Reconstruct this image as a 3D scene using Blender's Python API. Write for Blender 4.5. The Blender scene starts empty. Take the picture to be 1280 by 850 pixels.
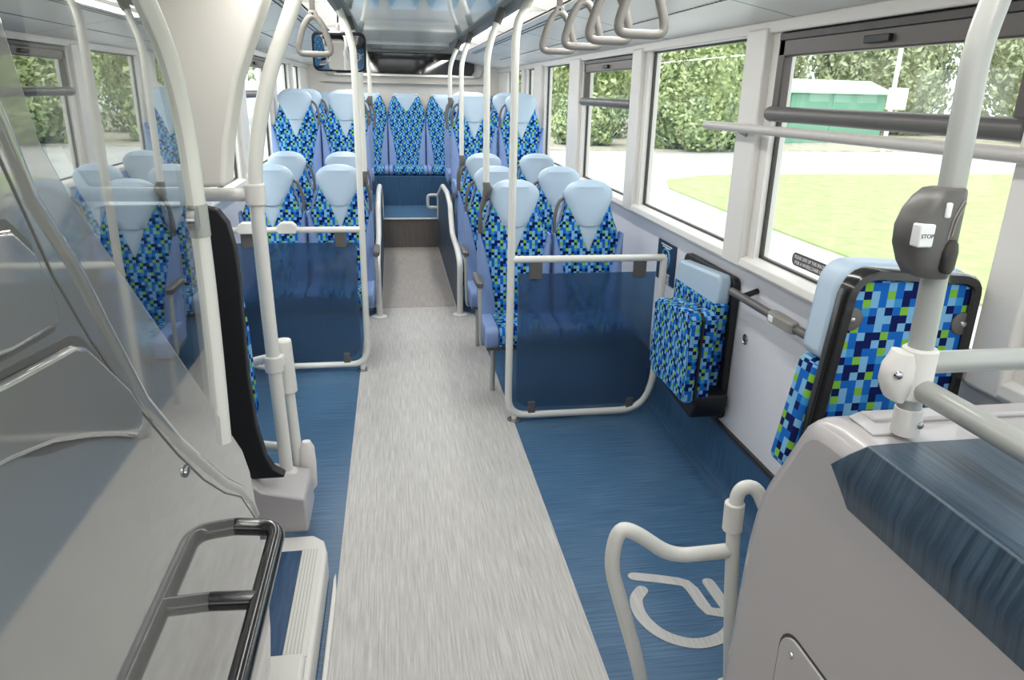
import bpy, bmesh, math, random
from mathutils import Vector, Matrix
sc = bpy.context.scene
COL = sc.collection
random.seed(7)

# ------------------------------------------------------------ camera
cd = bpy.data.cameras.new('camera')
cd.sensor_width = 36.0; cd.lens = 36.0 * 906.59 / 1280.0; cd.clip_start = 0.02; cd.clip_end = 400
cam = bpy.data.objects.new('camera', cd); COL.objects.link(cam)
RW = [[0.98758257, -0.1557731, 0.02038162], [-0.03147315, -0.32328324, -0.94577872], [0.15391592, 0.93339311, -0.32417156]]
m = Matrix.Identity(4)
for i in range(3):
    m[i][0] = RW[0][i]; m[i][1] = -RW[1][i]; m[i][2] = -RW[2][i]
m[2][3] = 1.72
cam.matrix_world = m
sc.camera = cam

# ------------------------------------------------------------ light
sc.view_settings.view_transform = 'Standard'
sc.view_settings.look = 'None'
sc.view_settings.gamma = 1.0
sc.view_settings.use_curve_mapping = False
sc.view_settings.exposure = 0.0
w = bpy.data.worlds.new('sky'); sc.world = w; w.use_nodes = True
nt = w.node_tree; bg = nt.nodes['Background']
tc = nt.nodes.new('ShaderNodeTexCoord'); nz = nt.nodes.new('ShaderNodeTexNoise'); nz.inputs['Scale'].default_value = 2.0
rmp = nt.nodes.new('ShaderNodeValToRGB')
rmp.color_ramp.elements[0].position = .3; rmp.color_ramp.elements[0].color = (.86, .92, 1, 1)
rmp.color_ramp.elements[1].position = .7; rmp.color_ramp.elements[1].color = (1, 1, 1, 1)
nt.links.new(tc.outputs['Generated'], nz.inputs['Vector']); nt.links.new(nz.outputs['Fac'], rmp.inputs['Fac'])
nt.links.new(rmp.outputs['Color'], bg.inputs['Color']); bg.inputs['Strength'].default_value = 2.4

def area(name, loc, sx, sy, power, rot=(0, 0, 0), color=(1, 1, 1)):
    l = bpy.data.lights.new(name, 'AREA'); l.shape = 'RECTANGLE'; l.size = sx; l.size_y = sy; l.energy = power; l.color = color
    o = bpy.data.objects.new(name, l); COL.objects.link(o); o.location = loc; o.rotation_euler = rot
    return o
# the two rows of fluorescent battens behind the ceiling diffusers
for k in range(6):
    area('ceiling_batten_light', (.71, .6 + 1.75 * k, 2.085), .10, 1.6, (7.5 if k < 3 else 10), (0, math.radians(0), 0), (1, .98, .95))
    area('ceiling_batten_light', (-.335, .6 + 1.75 * k, 2.085), .10, 1.6, (7.5 if k < 3 else 10), (0, 0, 0), (1, .98, .95))
sun = bpy.data.lights.new('sun', 'SUN'); sun.energy = 2.2; sun.angle = math.radians(12); sun.color = (1, .97, .9)
so = bpy.data.objects.new('sun', sun); COL.objects.link(so); so.rotation_euler = (math.radians(28), math.radians(-22), 0)

# ------------------------------------------------------------ materials
def new_mat(name):
    mt = bpy.data.materials.new(name); mt.use_nodes = True
    return mt, mt.node_tree, mt.node_tree.nodes['Principled BSDF']
def srgb(r, g, b):
    f = lambda c: (c / 255 / 12.92) if c / 255 <= .04045 else ((c / 255 + .055) / 1.055) ** 2.4
    return (f(r), f(g), f(b), 1)
def plain(name, rgb, rough=.4, metal=0, spec=.5, coat=0, bump=0, bscale=200, var=.04):
    mt, t, p = new_mat(name)
    p.inputs['Roughness'].default_value = rough; p.inputs['Metallic'].default_value = metal
    p.inputs['Specular IOR Level'].default_value = spec; p.inputs['Coat Weight'].default_value = coat
    p.inputs['Coat Roughness'].default_value = .04
    c = srgb(*rgb)
    tcn = t.nodes.new('ShaderNodeTexCoord'); n = t.nodes.new('ShaderNodeTexNoise'); n.inputs['Scale'].default_value = 6
    r = t.nodes.new('ShaderNodeValToRGB')
    r.color_ramp.elements[0].color = tuple(x * (1 - var) for x in c[:3]) + (1,)
    r.color_ramp.elements[1].color = tuple(min(1, x * (1 + var)) for x in c[:3]) + (1,)
    t.links.new(tcn.outputs['Object'], n.inputs['Vector']); t.links.new(n.outputs['Fac'], r.inputs['Fac'])
    t.links.new(r.outputs['Color'], p.inputs['Base Color'])
    if bump:
        n2 = t.nodes.new('ShaderNodeTexNoise'); n2.inputs['Scale'].default_value = bscale
        b = t.nodes.new('ShaderNodeBump'); b.inputs['Strength'].default_value = bump; b.inputs['Distance'].default_value = .002
        t.links.new(tcn.outputs['Object'], n2.inputs['Vector']); t.links.new(n2.outputs['Fac'], b.inputs['Height'])
        t.links.new(b.outputs['Normal'], p.inputs['Normal'])
    return mt
def streaks(name, c0, c1, sx, sy, rough=.45, rot=0, mid=None, spec=.5, coord='UV'):
    mt, t, p = new_mat(name)
    u = t.nodes.new('ShaderNodeTexCoord'); mp = t.nodes.new('ShaderNodeMapping'); mp.inputs['Scale'].default_value = (sx, sy, 1)
    mp.inputs['Rotation'].default_value = (0, 0, rot)
    n = t.nodes.new('ShaderNodeTexNoise'); n.inputs['Scale'].default_value = 1; n.inputs['Detail'].default_value = 4; n.inputs['Roughness'].default_value = .65
    r = t.nodes.new('ShaderNodeValToRGB')
    r.color_ramp.elements[0].position = .32; r.color_ramp.elements[0].color = srgb(*c0)
    r.color_ramp.elements[1].position = .68; r.color_ramp.elements[1].color = srgb(*c1)
    t.links.new(u.outputs[coord], mp.inputs['Vector']); t.links.new(mp.outputs['Vector'], n.inputs['Vector'])
    t.links.new(n.outputs['Fac'], r.inputs['Fac']); t.links.new(r.outputs['Color'], p.inputs['Base Color'])
    b = t.nodes.new('ShaderNodeBump'); b.inputs['Strength'].default_value = .25; b.inputs['Distance'].default_value = .001
    t.links.new(n.outputs['Fac'], b.inputs['Height']); t.links.new(b.outputs['Normal'], p.inputs['Normal'])
    p.inputs['Roughness'].default_value = rough; p.inputs['Specular IOR Level'].default_value = spec
    return mt
def mosaic(name, cell=.0172):
    # woven moquette: squares in an eight by six repeat, offset from tile to tile
    mt, t, p = new_mat(name)
    u = t.nodes.new('ShaderNodeTexCoord'); s = t.nodes.new('ShaderNodeSeparateXYZ')
    t.links.new(u.outputs['UV'], s.inputs[0])
    def mth(op, a, b=None, c=None):
        n = t.nodes.new('ShaderNodeMath'); n.operation = op
        for k, v in enumerate((a, b, c)):
            if v is None: continue
            if isinstance(v, (int, float)): n.inputs[k].default_value = v
            else: t.links.new(v, n.inputs[k])
        return n.outputs[0]
    i = mth('FLOOR', mth('DIVIDE', s.outputs[0], cell)); j = mth('FLOOR', mth('DIVIDE', s.outputs[1], cell))
    navy, royal, light, green, mid = srgb(12, 26, 84), srgb(22, 98, 184), srgb(118, 174, 214), srgb(122, 180, 62), srgb(58, 142, 200)
    key = {'N': navy, 'R': royal, 'L': light, 'G': green, 'M': mid}
    tile = ['RNLLNNLN', 'RRLRNLNG', 'LNNGRRLR', 'NNLNLRGR', 'NRRGLRLM', 'GLRMRLNR'][::-1]
    row = mth('FLOORED_MODULO', j, 6.0); half = mth('GREATER_THAN', row, 2.5)
    tall = mth('FLOOR', mth('DIVIDE', j, 6.0))
    col = mth('FLOORED_MODULO', mth('ADD', i, mth('MULTIPLY', tall, 3.0)), 8.0)
    idx = mth('ADD', mth('MULTIPLY', mth('FLOORED_MODULO', row, 3.0), 8.0), col)
    fac = mth('DIVIDE', mth('ADD', idx, .5), 24.0)
    outs = []
    for h in (0, 1):
        r = t.nodes.new('ShaderNodeValToRGB'); cr = r.color_ramp; cr.interpolation = 'CONSTANT'
        code = ''.join(tile[h * 3:h * 3 + 3])
        cr.elements[0].position = 0; cr.elements[0].color = key[code[0]]; cr.elements[1].position = 1 / 24; cr.elements[1].color = key[code[1]]
        for k in range(2, 24):
            e = cr.elements.new(k / 24); e.color = key[code[k]]
        t.links.new(fac, r.inputs['Fac']); outs.append(r.outputs['Color'])
    mx = t.nodes.new('ShaderNodeMix'); mx.data_type = 'RGBA'
    t.links.new(half, mx.inputs[0]); t.links.new(outs[0], mx.inputs[6]); t.links.new(outs[1], mx.inputs[7])
    t.links.new(mx.outputs[2], p.inputs['Base Color'])
    p.inputs['Roughness'].default_value = .9; p.inputs['Specular IOR Level'].default_value = .15
    return mt
def glass(name, tint=(1, 1, 1), refl=.06, rough=0.0, grazing=.5):
    mt, t, p = new_mat(name); t.nodes.remove(p); out = t.nodes['Material Output']
    tr = t.nodes.new('ShaderNodeBsdfTransparent'); tr.inputs[0].default_value = tuple(tint) + (1,)
    gl = t.nodes.new('ShaderNodeBsdfGlossy'); gl.inputs['Roughness'].default_value = rough
    mx = t.nodes.new('ShaderNodeMixShader'); fr = t.nodes.new('ShaderNodeLayerWeight'); fr.inputs['Blend'].default_value = .5
    mr = t.nodes.new('ShaderNodeMapRange'); mr.inputs['To Min'].default_value = refl; mr.inputs['To Max'].default_value = grazing
    t.links.new(fr.outputs['Facing'], mr.inputs['Value']); t.links.new(mr.outputs[0], mx.inputs['Fac'])
    t.links.new(tr.outputs[0], mx.inputs[1]); t.links.new(gl.outputs[0], mx.inputs[2]); t.links.new(mx.outputs[0], out.inputs['Surface'])
    return mt
def smoked_mat(name):
    mt, t, p = new_mat(name); out = t.nodes['Material Output']
    p.inputs['Base Color'].default_value = srgb(112, 142, 172); p.inputs['Roughness'].default_value = .42; p.inputs['IOR'].default_value = 1.04
    p.inputs['Transmission Weight'].default_value = .85; p.inputs['Coat Weight'].default_value = 1; p.inputs['Coat Roughness'].default_value = .06
    p.inputs['Coat IOR'].default_value = 1.6
    return mt
def emis(name, rgb, s):
    mt, t, p = new_mat(name)
    p.inputs['Base Color'].default_value = rgb + (1,); p.inputs['Emission Color'].default_value = rgb + (1,); p.inputs['Emission Strength'].default_value = s
    return mt
M = {
 'aisle': streaks('grey streaked aisle vinyl', (168, 164, 160), (206, 203, 199), 160, 5, .42),
 'blue': streaks('blue streaked floor vinyl', (46, 80, 112), (86, 121, 153), 4, 150, .3),
 'bluew': streaks('blue streaked vinyl on uprights', (32, 66, 98), (60, 98, 132), 170, 4, .45),
 'bluedark': streaks('dark blue step vinyl', (48, 64, 82), (66, 84, 104), 5, 90, .5),
 'rack': streaks('dark blue rack carpet vinyl', (26, 44, 60), (66, 86, 104), 110, 4, .33, 0, spec=.7),
 'white': plain('white powder coated tube', (222, 221, 214), .28, coat=.3, var=.015),
 'pole': plain('grey powder coated tube', (168, 170, 166), .3, coat=.3, var=.015),
 'panel': plain('light lilac grey wall laminate', (222, 222, 228), .35, var=.02),
 'trim': plain('pale grey window trim', (222, 219, 214), .35, var=.02),
 'trimdark': plain('mid grey moulding', (190, 186, 182), .4, var=.03),
 'ceil': plain('ceiling side laminate', (236, 236, 232), .33, var=.02),
 'ceilmid': plain('glossy grey green ceiling', (188, 198, 192), .2, coat=.6, var=.03),
 'grey': plain('glossy moulded grey door', (132, 132, 128), .05, coat=1.0, spec=1.0, var=.02),
 'grey2': plain('moulded warm grey plastic', (180, 175, 175), .32, coat=.3, bump=.05, bscale=500, var=.02),
 'column': plain('pale grey column plastic', (222, 218, 210), .4, var=.02),
 'black': plain('black textured plastic', (22, 22, 25), .45, bump=.15, bscale=600),
 'blackgloss': plain('gloss black tube', (26, 26, 27), .2, coat=.5),
 'dgrey': plain('dark grey plastic', (92, 90, 88), .4),
 'mgrey': plain('grey strap plastic', (142, 139, 134), .38),
 'rubber': plain('dark window frame', (46, 42, 40), .4),
 'brown': plain('brown grey window frame', (80, 73, 69), .35),
 'steel': plain('brushed steel', (190, 190, 190), .25, metal=1),
 'vinyl': plain('pale blue headrest vinyl', (176, 196, 214), .42, bump=.08, bscale=350, var=.02),
 'vinyl2': plain('lavender blue side vinyl', (122, 146, 192), .5, bump=.08, bscale=350, var=.03),
 'shell': plain('blue grey seat shell', (128, 140, 168), .5),
 'mosaic': mosaic('blue and green mosaic moquette'),
 'mosaic_big': mosaic('blue and green mosaic moquette large weave', .0205),
 'pane': glass('clear window pane', (.97, 1, .985), .015, 0, .10),
 'screen': glass('reflective screen glass', (.93, .96, .94), .16, 0, .66),
 'smoked': smoked_mat('smoked blue partition'),
 'mirror': plain('mirror silver', (240, 240, 240), .02, metal=1, var=0),
 'lamp': emis('lit diffuser', (1, .93, .86), .55),
 'tubelamp': emis('lit lamp tube', (1, .98, .95), 3.5),
 'darkglass': plain('dark rear glass', (12, 13, 15), .06, coat=1),
 'sign': plain('navy sign film', (32, 50, 72), .4),
 'signw': plain('white print', (236, 238, 238), .5, var=0),
 'signb': plain('blue print', (90, 160, 210), .5, var=0),
 'sticker': plain('dark sticker', (82, 76, 76), .5),
 'symbol': streaks('pale grey floor inlay', (176, 176, 174), (204, 202, 198), 160, 5, .42),
 'lawn': streaks('sunlit lawn', (154, 170, 116), (178, 188, 138), 3, 3, .9, spec=.1),
 'road': streaks('pale concrete road', (182, 180, 177), (200, 198, 195), .6, .6, .8),
 'bark': streaks('brown bark', (82, 70, 56), (120, 104, 84), 8, 1, .9),
 'shed': plain('green painted shed', (120, 172, 150), .5),
 'shedroof': plain('pale green shed roof', (196, 224, 208), .5),
 'wpost': plain('white lamp post paint', (236, 238, 236), .4),
}
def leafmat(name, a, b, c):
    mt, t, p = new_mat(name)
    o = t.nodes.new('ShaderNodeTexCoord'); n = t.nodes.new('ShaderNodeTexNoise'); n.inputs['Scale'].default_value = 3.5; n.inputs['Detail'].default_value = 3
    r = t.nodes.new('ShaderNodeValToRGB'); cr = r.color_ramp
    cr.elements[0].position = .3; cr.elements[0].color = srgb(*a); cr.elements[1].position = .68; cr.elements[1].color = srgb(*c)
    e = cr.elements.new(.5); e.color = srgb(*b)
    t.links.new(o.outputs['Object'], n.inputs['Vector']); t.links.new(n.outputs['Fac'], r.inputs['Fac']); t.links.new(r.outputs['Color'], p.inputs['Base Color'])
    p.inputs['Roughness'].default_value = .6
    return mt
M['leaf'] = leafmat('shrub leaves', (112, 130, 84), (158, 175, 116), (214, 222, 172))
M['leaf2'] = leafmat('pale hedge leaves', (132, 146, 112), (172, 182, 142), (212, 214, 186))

# ------------------------------------------------------------ mesh tools
ORG = {}
class MB:
    def __init__(s): s.b = bmesh.new()
    def box(s, x0, x1, y0, y1, z0, z1):
        v = [s.b.verts.new((x, y, z)) for x in (x0, x1) for y in (y0, y1) for z in (z0, z1)]
        for f in ((0, 1, 3, 2), (4, 6, 7, 5), (0, 4, 5, 1), (2, 3, 7, 6), (0, 2, 6, 4), (1, 5, 7, 3)): s.b.faces.new([v[i] for i in f])
        return s
    def rings(s, rs, cap=True, closed=False):
        V = [[s.b.verts.new(p) for p in r] for r in rs]; n = len(V[0])
        pairs = list(zip(V[:-1], V[1:])) + ([(V[-1], V[0])] if closed else [])
        for a, b_ in pairs:
            for i in range(n): s.b.faces.new((a[i], a[(i + 1) % n], b_[(i + 1) % n], b_[i]))
        if cap and not closed: s.b.faces.new(list(reversed(V[0]))); s.b.faces.new(V[-1])
        return s
    def tube(s, pts, r=.022, seg=14, fil=.05, closed=False, fn=6):
        P = [Vector(p) for p in pts]
        if fil and len(P) > 2:
            Q = []; n = len(P)
            for i in range(n):
                if not closed and i in (0, n - 1): Q.append(P[i]); continue
                a, b_, c = P[i - 1], P[i], P[(i + 1) % n]
                d1 = min(fil, (a - b_).length * .48); d2 = min(fil, (c - b_).length * .48)
                p0 = b_ + (a - b_).normalized() * d1; p2 = b_ + (c - b_).normalized() * d2
                for k in range(fn + 1):
                    u = k / fn; Q.append(p0 * (1 - u) ** 2 + b_ * 2 * u * (1 - u) + p2 * u * u)
            P = Q
        n = len(P); T = []
        for i in range(n):
            a = P[i - 1] if (i or closed) else P[0]; c = P[(i + 1) % n] if (i < n - 1 or closed) else P[-1]
            T.append((c - a).normalized())
        up = Vector((0, 0, 1)) if abs(T[0].z) < .9 else Vector((1, 0, 0))
        u = T[0].cross(up).normalized(); R = []
        for i in range(n):
            u = (u - T[i] * u.dot(T[i])).normalized(); v = T[i].cross(u)
            rr = r[min(i, len(r) - 1)] if isinstance(r, (list, tuple)) else r
            R.append([P[i] + (u * math.cos(2 * math.pi * k / seg) + v * math.sin(2 * math.pi * k / seg)) * rr for k in range(seg)])
        return s.rings(R, True, closed)
    def loft(s, secs, n=24, p=2.6):
        # secs: (x, y, z, hx, hy) super-elliptic horizontal sections
        R = []
        for (x, y, z, hx, hy) in secs:
            r = []
            for k in range(n):
                a = 2 * math.pi * k / n; c, d = math.cos(a), math.sin(a)
                r.append(Vector((x + hx * math.copysign(abs(c) ** (2 / p), c), y + hy * math.copysign(abs(d) ** (2 / p), d), z)))
            R.append(r)
        return s.rings(R)
    def prism(s, poly, axis, a, b_):
        def P(u, v, w_):
            return {'x': (w_, u, v), 'y': (u, w_, v), 'z': (u, v, w_)}[axis]
        A = [s.b.verts.new(P(u, v, a)) for u, v in poly]; B = [s.b.verts.new(P(u, v, b_)) for u, v in poly]; n = len(poly)
        s.b.faces.new(A); s.b.faces.new(list(reversed(B)))
        for i in range(n): s.b.faces.new((A[i], B[i], B[(i + 1) % n], A[(i + 1) % n]))
        return s
    def ribbon(s, line, w_, z0, z1):
        # flat stroke following a 2-D line, with round ends
        P = [Vector(q) for q in line]; L, R = [], []
        for i, p in enumerate(P):
            a = P[max(i - 1, 0)]; c = P[min(i + 1, len(P) - 1)]; t = (c - a).normalized(); n = Vector((-t.y, t.x)) * w_ / 2
            L.append(p + n); R.append(p - n)
        def arc(c, st, sgn):
            return [c + Matrix.Rotation(sgn * math.pi * k / 6, 2) @ (st - c) for k in range(1, 6)]
        poly = L + arc(P[-1], L[-1], -1) + R[::-1] + arc(P[0], R[0], -1)
        return s.prism([(q.x, q.y) for q in poly], 'z', z0, z1)
    def lathe(s, c, axis, prof, n=20):
        c = Vector(c); ax = Vector(axis).normalized(); up = Vector((0, 0, 1)) if abs(ax.z) < .9 else Vector((1, 0, 0))
        u = ax.cross(up).normalized(); v = ax.cross(u)
        return s.rings([[c + ax * h + (u * math.cos(2 * math.pi * k / n) + v * math.sin(2 * math.pi * k / n)) * r for k in range(n)] for h, r in prof])
    def build(s, name, mat, parent=None, bevel=0, smooth=38, sub=0, uvrot=0):
        bmesh.ops.recalc_face_normals(s.b, faces=s.b.faces)
        me = bpy.data.meshes.new(name); uv = s.b.loops.layers.uv.new('UVMap')
        for f in s.b.faces:
            n = f.normal; ax = max(range(3), key=lambda i: abs(n[i]))
            for l in f.loops:
                c = l.vert.co
                l[uv].uv = ((c.y, c.z), (c.x, c.z), (c.x, c.y))[ax]
        root = parent
        while root is not None and root.parent is not None: root = root.parent
        if root is not None and root.name in ORG:
            bmesh.ops.translate(s.b, verts=s.b.verts, vec=-ORG[root.name])
        s.b.to_mesh(me); s.b.free()
        for pl in me.polygons: pl.use_smooth = True
        me.set_sharp_from_angle(angle=math.radians(smooth))
        o = bpy.data.objects.new(name, me); COL.objects.link(o); me.materials.append(M[mat] if isinstance(mat, str) else mat)
        if parent is not None: o.parent = parent
        if bevel:
            bv = o.modifiers.new('bevel', 'BEVEL'); bv.width = bevel; bv.segments = 3; bv.limit_method = 'ANGLE'; bv.angle_limit = math.radians(35)
        if sub:
            sb = o.modifiers.new('sub', 'SUBSURF'); sb.levels = sub; sb.render_levels = sub
        return o
def thing(name, label, cat, loc=(0, 0, 0), group=None):
    o = bpy.data.objects.new(name, None); COL.objects.link(o); o.empty_display_size = .1
    o.location = loc; ORG[o.name] = Vector(loc); o['label'] = label; o['category'] = cat
    if group: o['group'] = group
    return o
def sthing(name, loc=(0, 0, 0)):
    o = bpy.data.objects.new(name, None); COL.objects.link(o); o.location = loc; ORG[o.name] = Vector(loc); o['kind'] = 'structure'; return o
def tag(o, label, cat, group=None):
    o['label'] = label; o['category'] = cat
    if group: o['group'] = group
    return o
def struct(o): o['kind'] = 'structure'; return o
def copy_tree(o, parent=None):
    c = o.copy(); COL.objects.link(c)
    if parent is not None: c.parent = parent
    for ch in list(o.children): copy_tree(ch, c)
    return c
def text_mesh(name, body, size, origin, right, up, mat, parent, depth=.0006, align='LEFT', condense=1.0):
    cu = bpy.data.curves.new(name, 'FONT'); cu.body = body; cu.size = size; cu.extrude = depth; cu.align_x = align; cu.space_line = .95
    tmp = bpy.data.objects.new('tmp_text', cu); COL.objects.link(tmp)
    me = bpy.data.meshes.new_from_object(tmp.evaluated_get(bpy.context.evaluated_depsgraph_get()))
    bpy.data.objects.remove(tmp); bpy.data.curves.remove(cu)
    R = Vector(right).normalized(); U = Vector(up).normalized(); N = R.cross(U); o0 = Vector(origin)
    root = parent
    while root is not None and root.parent is not None: root = root.parent
    if root is not None and root.name in ORG: o0 = o0 - ORG[root.name]
    for v in me.vertices:
        c = v.co.copy(); v.co = o0 + R * c.x * condense + U * c.y + N * c.z
    o = bpy.data.objects.new(name, me); COL.objects.link(o); me.materials.clear(); me.materials.append(M[mat])
    if parent is not None: o.parent = parent
    return o

XR, XL = 1.41, -1.04          # inner faces of the window trims
SILL, HEAD = 1.10, 1.945

# ------------------------------------------------------------ floor, ground
struct(MB().box(-1.12, 1.50, -1.2, 10.3, -.08, 0).build('floor', 'blue'))
fl = MB().prism([(-.25, -1.2), (.61, -1.2), (.61, 5.6), (.50, 5.75), (.50, 8.3), (-.13, 8.3), (-.13, 5.75), (-.25, 5.6)], 'z', .0005, .004)
struct(fl.build('floor_aisle', 'aisle'))
struct(MB().box(-.125, .478, 5.85, 8.29, .002, .006).build('floor_rear_aisle_shade', streaks('aisle vinyl with painted shade', (144, 137, 131), (178, 171, 164), 160, 5, .45)))  # shade over the rear aisle, painted as a darker sheet of the vinyl
struct(MB().box(-60, 80, -30, 120, -.45, -.36).build('ground', 'road'))
lawn = [(6.3, -6), (6.15, 9.6), (6.2, 13.2), (6.35, 16.4), (6.9, 18), (8.2, 19), (9.9, 19.4), (13.6, 19.5), (30, 20), (30, -6)]
struct(MB().prism(lawn, 'z', -.36, -.33).build('lawn', 'lawn'))
struct(MB().prism([(2, 27.4), (40, 29.5), (60, 60), (2, 60)], 'z', -.36, -.31).build('verge', streaks('bare earth verge', (160, 150, 132), (196, 190, 172), 2, 2, .9)))

# ------------------------------------------------------------ ceiling
cl = sthing('ceiling')
MB().box(-.24, .61, -1.2, 8.15, 2.165, 2.19).build('centre_panel', 'ceilmid', cl)
MB().box(-.24, .61, 8.15, 10.3, 2.18, 2.21).build('rear_panel', 'ceilmid', cl)
MB().prism([(.80, 2.105), (XR + .03, 1.985), (XR + .09, 1.99), (XR + .09, 2.03), (.80, 2.14)], 'y', -1.2, 10.3).build('side_panel', 'ceil', cl)
MB().prism([(-.43, 2.105), (XL - .03, 1.985), (XL - .09, 1.99), (XL - .09, 2.03), (-.43, 2.14)], 'y', -1.2, 10.3).build('side_panel', 'ceil', cl)
# perforated rows and joints in the side panels
def sidez(x): return 2.105 - .12 * (x - .80) / .64 if x > 0 else 2.105 - .12 * (-.43 - x) / .64
for rows, sgn in (((.86, .885, 1.16), 1), ((-.49, -.515, -.79), -1)):
    pm = MB()
    for x in rows:
        z = sidez(x)
        y = -.5
        while y < 8.2:
            pm.box(x - .004, x + .004, y, y + .022, z - .0025, z + .004); y += .038
    pm.build('perforation_row', 'rubber', cl)
    jm = MB()
    for y in (1.35, 2.6, 3.85, 5.1, 6.35, 7.6):
        xs = (.80, 1.44) if sgn > 0 else (-.43, -1.07)
        jm.prism([(xs[0], 2.1045), (xs[1], 1.9845), (xs[1], 1.99), (xs[0], 2.11)], 'y', y, y + .005)
    jm.build('panel_joint', 'dgrey', cl)
# rail extrusions either side of the centre panel
for a, sg in ((.61, 1), (-.24, -1)):
    MB().prism([(a, 2.145), (a + sg * .03, 2.12), (a + sg * .055, 2.12), (a + sg * .06, 2.17), (a, 2.19)], 'y', -1.2, 8.15).build('trim_rail', 'dgrey', cl)
    MB().prism([(a + sg * .19, 2.10), (a + sg * .20, 2.10), (a + sg * .20, 2.15), (a + sg * .19, 2.15)], 'y', -1.2, 8.3).build('diffuser_edge', 'ceil', cl)
MB().box(-1.12, 1.5, -1.2, 10.3, 2.22, 2.26).build('roof_skin', 'trimdark', cl)
MB().box(-.24, .61, 8.11, 8.17, 2.152, 2.19).build('cross_beam', 'ceil', cl, .008)
for side, a, sg, nm in (('right', .665, 1, 'right'), ('left', -.295, -1, 'left')):
    t = thing('ceiling_light', 'long lit diffuser strip running along the %s of the ceiling centre panel' % nm, 'light', (a, 3.5, 2.12))
    MB().prism([(a, 2.135), (a + sg * .125, 2.108), (a + sg * .13, 2.14), (a, 2.16)], 'y', -1.2, 8.3).build('diffuser', 'lamp', t)
    u0, u1 = sorted((a + sg * .012, a + sg * .034))
    MB().prism([(u0, 2.124), (u1, 2.120), (u1, 2.14), (u0, 2.14)], 'y', -1.2, 8.3).build('lamp_tube', 'tubelamp', t)
    for y in (-.6, .9, 2.4, 3.9, 5.4, 6.9): MB().box(min(a, a + sg * .125), max(a, a + sg * .125), y, y + .012, 2.104, 2.138).build('joint_clip', 'ceil', t)

# ------------------------------------------------------------ walls + windows
def wall(side, X, sg, wins, dark_to=None):
    # wins: (y0, y1, hopper?)
    wl = sthing('wall_' + side)
    xo = X + sg * .09
    lo, hi = sorted((X + sg * .06, xo))
    MB().box(lo, hi, -1.2, 10.3, -.05, SILL - .02).build('lower_panel', 'panel', wl)
    # sill ledge, segmented
    s = MB(); ys = [-1.2] + [w_[1] + .1 for w_ in wins] + [10.3]
    ys = sorted(set(ys))
    for a, b_ in zip(ys[:-1], ys[1:]):
        pr = [(X - sg * .0, SILL - .055), (X - sg * .012, SILL - .04), (X - sg * .006, SILL - .012), (X + sg * .03, SILL + .0), (xo, SILL), (xo, SILL - .06)]
        s.prism(pr, 'y', a + .0015, b_ - .0015)
    s.build('sill', 'trim', wl, .004)
    MB().box(*sorted((X - sg * 0.0, xo)), -1.2, 10.3, HEAD, 1.99).build('head_rail', 'trim', wl, .006)
    k = 0
    edges = [-1.2] + [v for w_ in wins for v in w_[:2]] + [10.3]
    for a, b_ in zip(edges[0::2], edges[1::2]):
        if b_ - a < .02: continue
        if b_ - a > .6:
            MB().box(*sorted((X + sg * .015, xo)), a, b_, SILL, HEAD).build('end_panel', 'trim', wl, .004)
        else:
            mid = a + (b_ - a) * .5
            MB().box(*sorted((X - sg * .012, xo)), a + .055, b_ - .01, SILL - .05, HEAD + .02).build('pillar', 'trim', wl, .008)
            MB().box(*sorted((X + sg * .02, xo)), a, a + .06, SILL - .01, HEAD + .01).build('pillar_return', 'trim', wl, .004)
    sk = MB().prism([(X + sg * .06, 0), (X - sg * .0, 0), (X + sg * .03, .03), (X + sg * .045, .07), (X + sg * .05, .27), (X + sg * .06, .27)], 'y', -.5, 6.5)
    struct(sk.build('baseboard_' + side, 'bluew'))
    bs = MB().box(*sorted((X + sg * .044, X + sg * .062)), -.5, 6.5, .268, .285)
    bs.build('skirting_strip', 'rubber', wl)
    for i, (y0, y1, hop) in enumerate(wins):
        global WN
        WN += 1
        wi = sthing('window_%d' % WN, (X, (y0 + y1) / 2, SILL))
        xa, xb = sorted((X + sg * .05, X + sg * .058))
        g = .010
        fr = MB()
        f0, f1 = sorted((X + sg * .046, X + sg * .062))
        fr.box(f0, f1, y0, y0 + g, SILL, HEAD); fr.box(f0, f1, y1 - g, y1, SILL, HEAD); fr.box(f0, f1, y0, y1, SILL, SILL + g); fr.box(f0, f1, y0, y1, HEAD - g, HEAD)
        fr.build('window_seal', 'rubber', wi)
        MB().box(xa, xb, y0 + .005, y1 - .005, SILL + .005, HEAD - .005).build('pane', 'pane', wi)
        if hop:
            h = MB(); a0, a1 = sorted((X + sg * .012, X + sg * .048)); zt = 1.66
            z2 = HEAD - .085
            h.box(a0, a1, y0 + .01, y1 - .01, z2, HEAD - .005); h.box(a0, a1, y0 + .005, y0 + .055, zt + .02, HEAD - .01); h.box(a0, a1, y1 - .055, y1 - .005, zt + .02, HEAD - .01)
            h.build('hopper_frame', 'brown', wi, .006)
            h = MB().box(*sorted((X + sg * .004, X + sg * .02)), y0 + .02, y1 - .02, HEAD - .03, HEAD - .005)
            h.build('hopper_track', 'rubber', wi, .003)
            MB().box(*sorted((X - sg * .002, X + sg * .012)), (y0 + y1) / 2 - .06, (y0 + y1) / 2 + .06, z2 + .018, z2 + .04).build('hopper_catch', 'black', wi, .003)
            rl = MB().loft([(0, 0, 0, .001, .001)] * 0 + [], 4) if False else MB()
            n = 14; R = []
            for yy, sc_ in ((y0 - .008, .6), (y0 - .002, .9), (y0 + .01, 1), (y1 - .01, 1), (y1 + .002, .9), (y1 + .008, .6)):
                R.append([Vector((X + sg * .012 + .026 * sc_ * math.cos(2 * math.pi * q / n), yy, zt + .028 * sc_ * math.sin(2 * math.pi * q / n))) for q in range(n)])
            rl.rings(R); rl.build('hopper_bar', 'dgrey', wi)
    return wl
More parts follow.
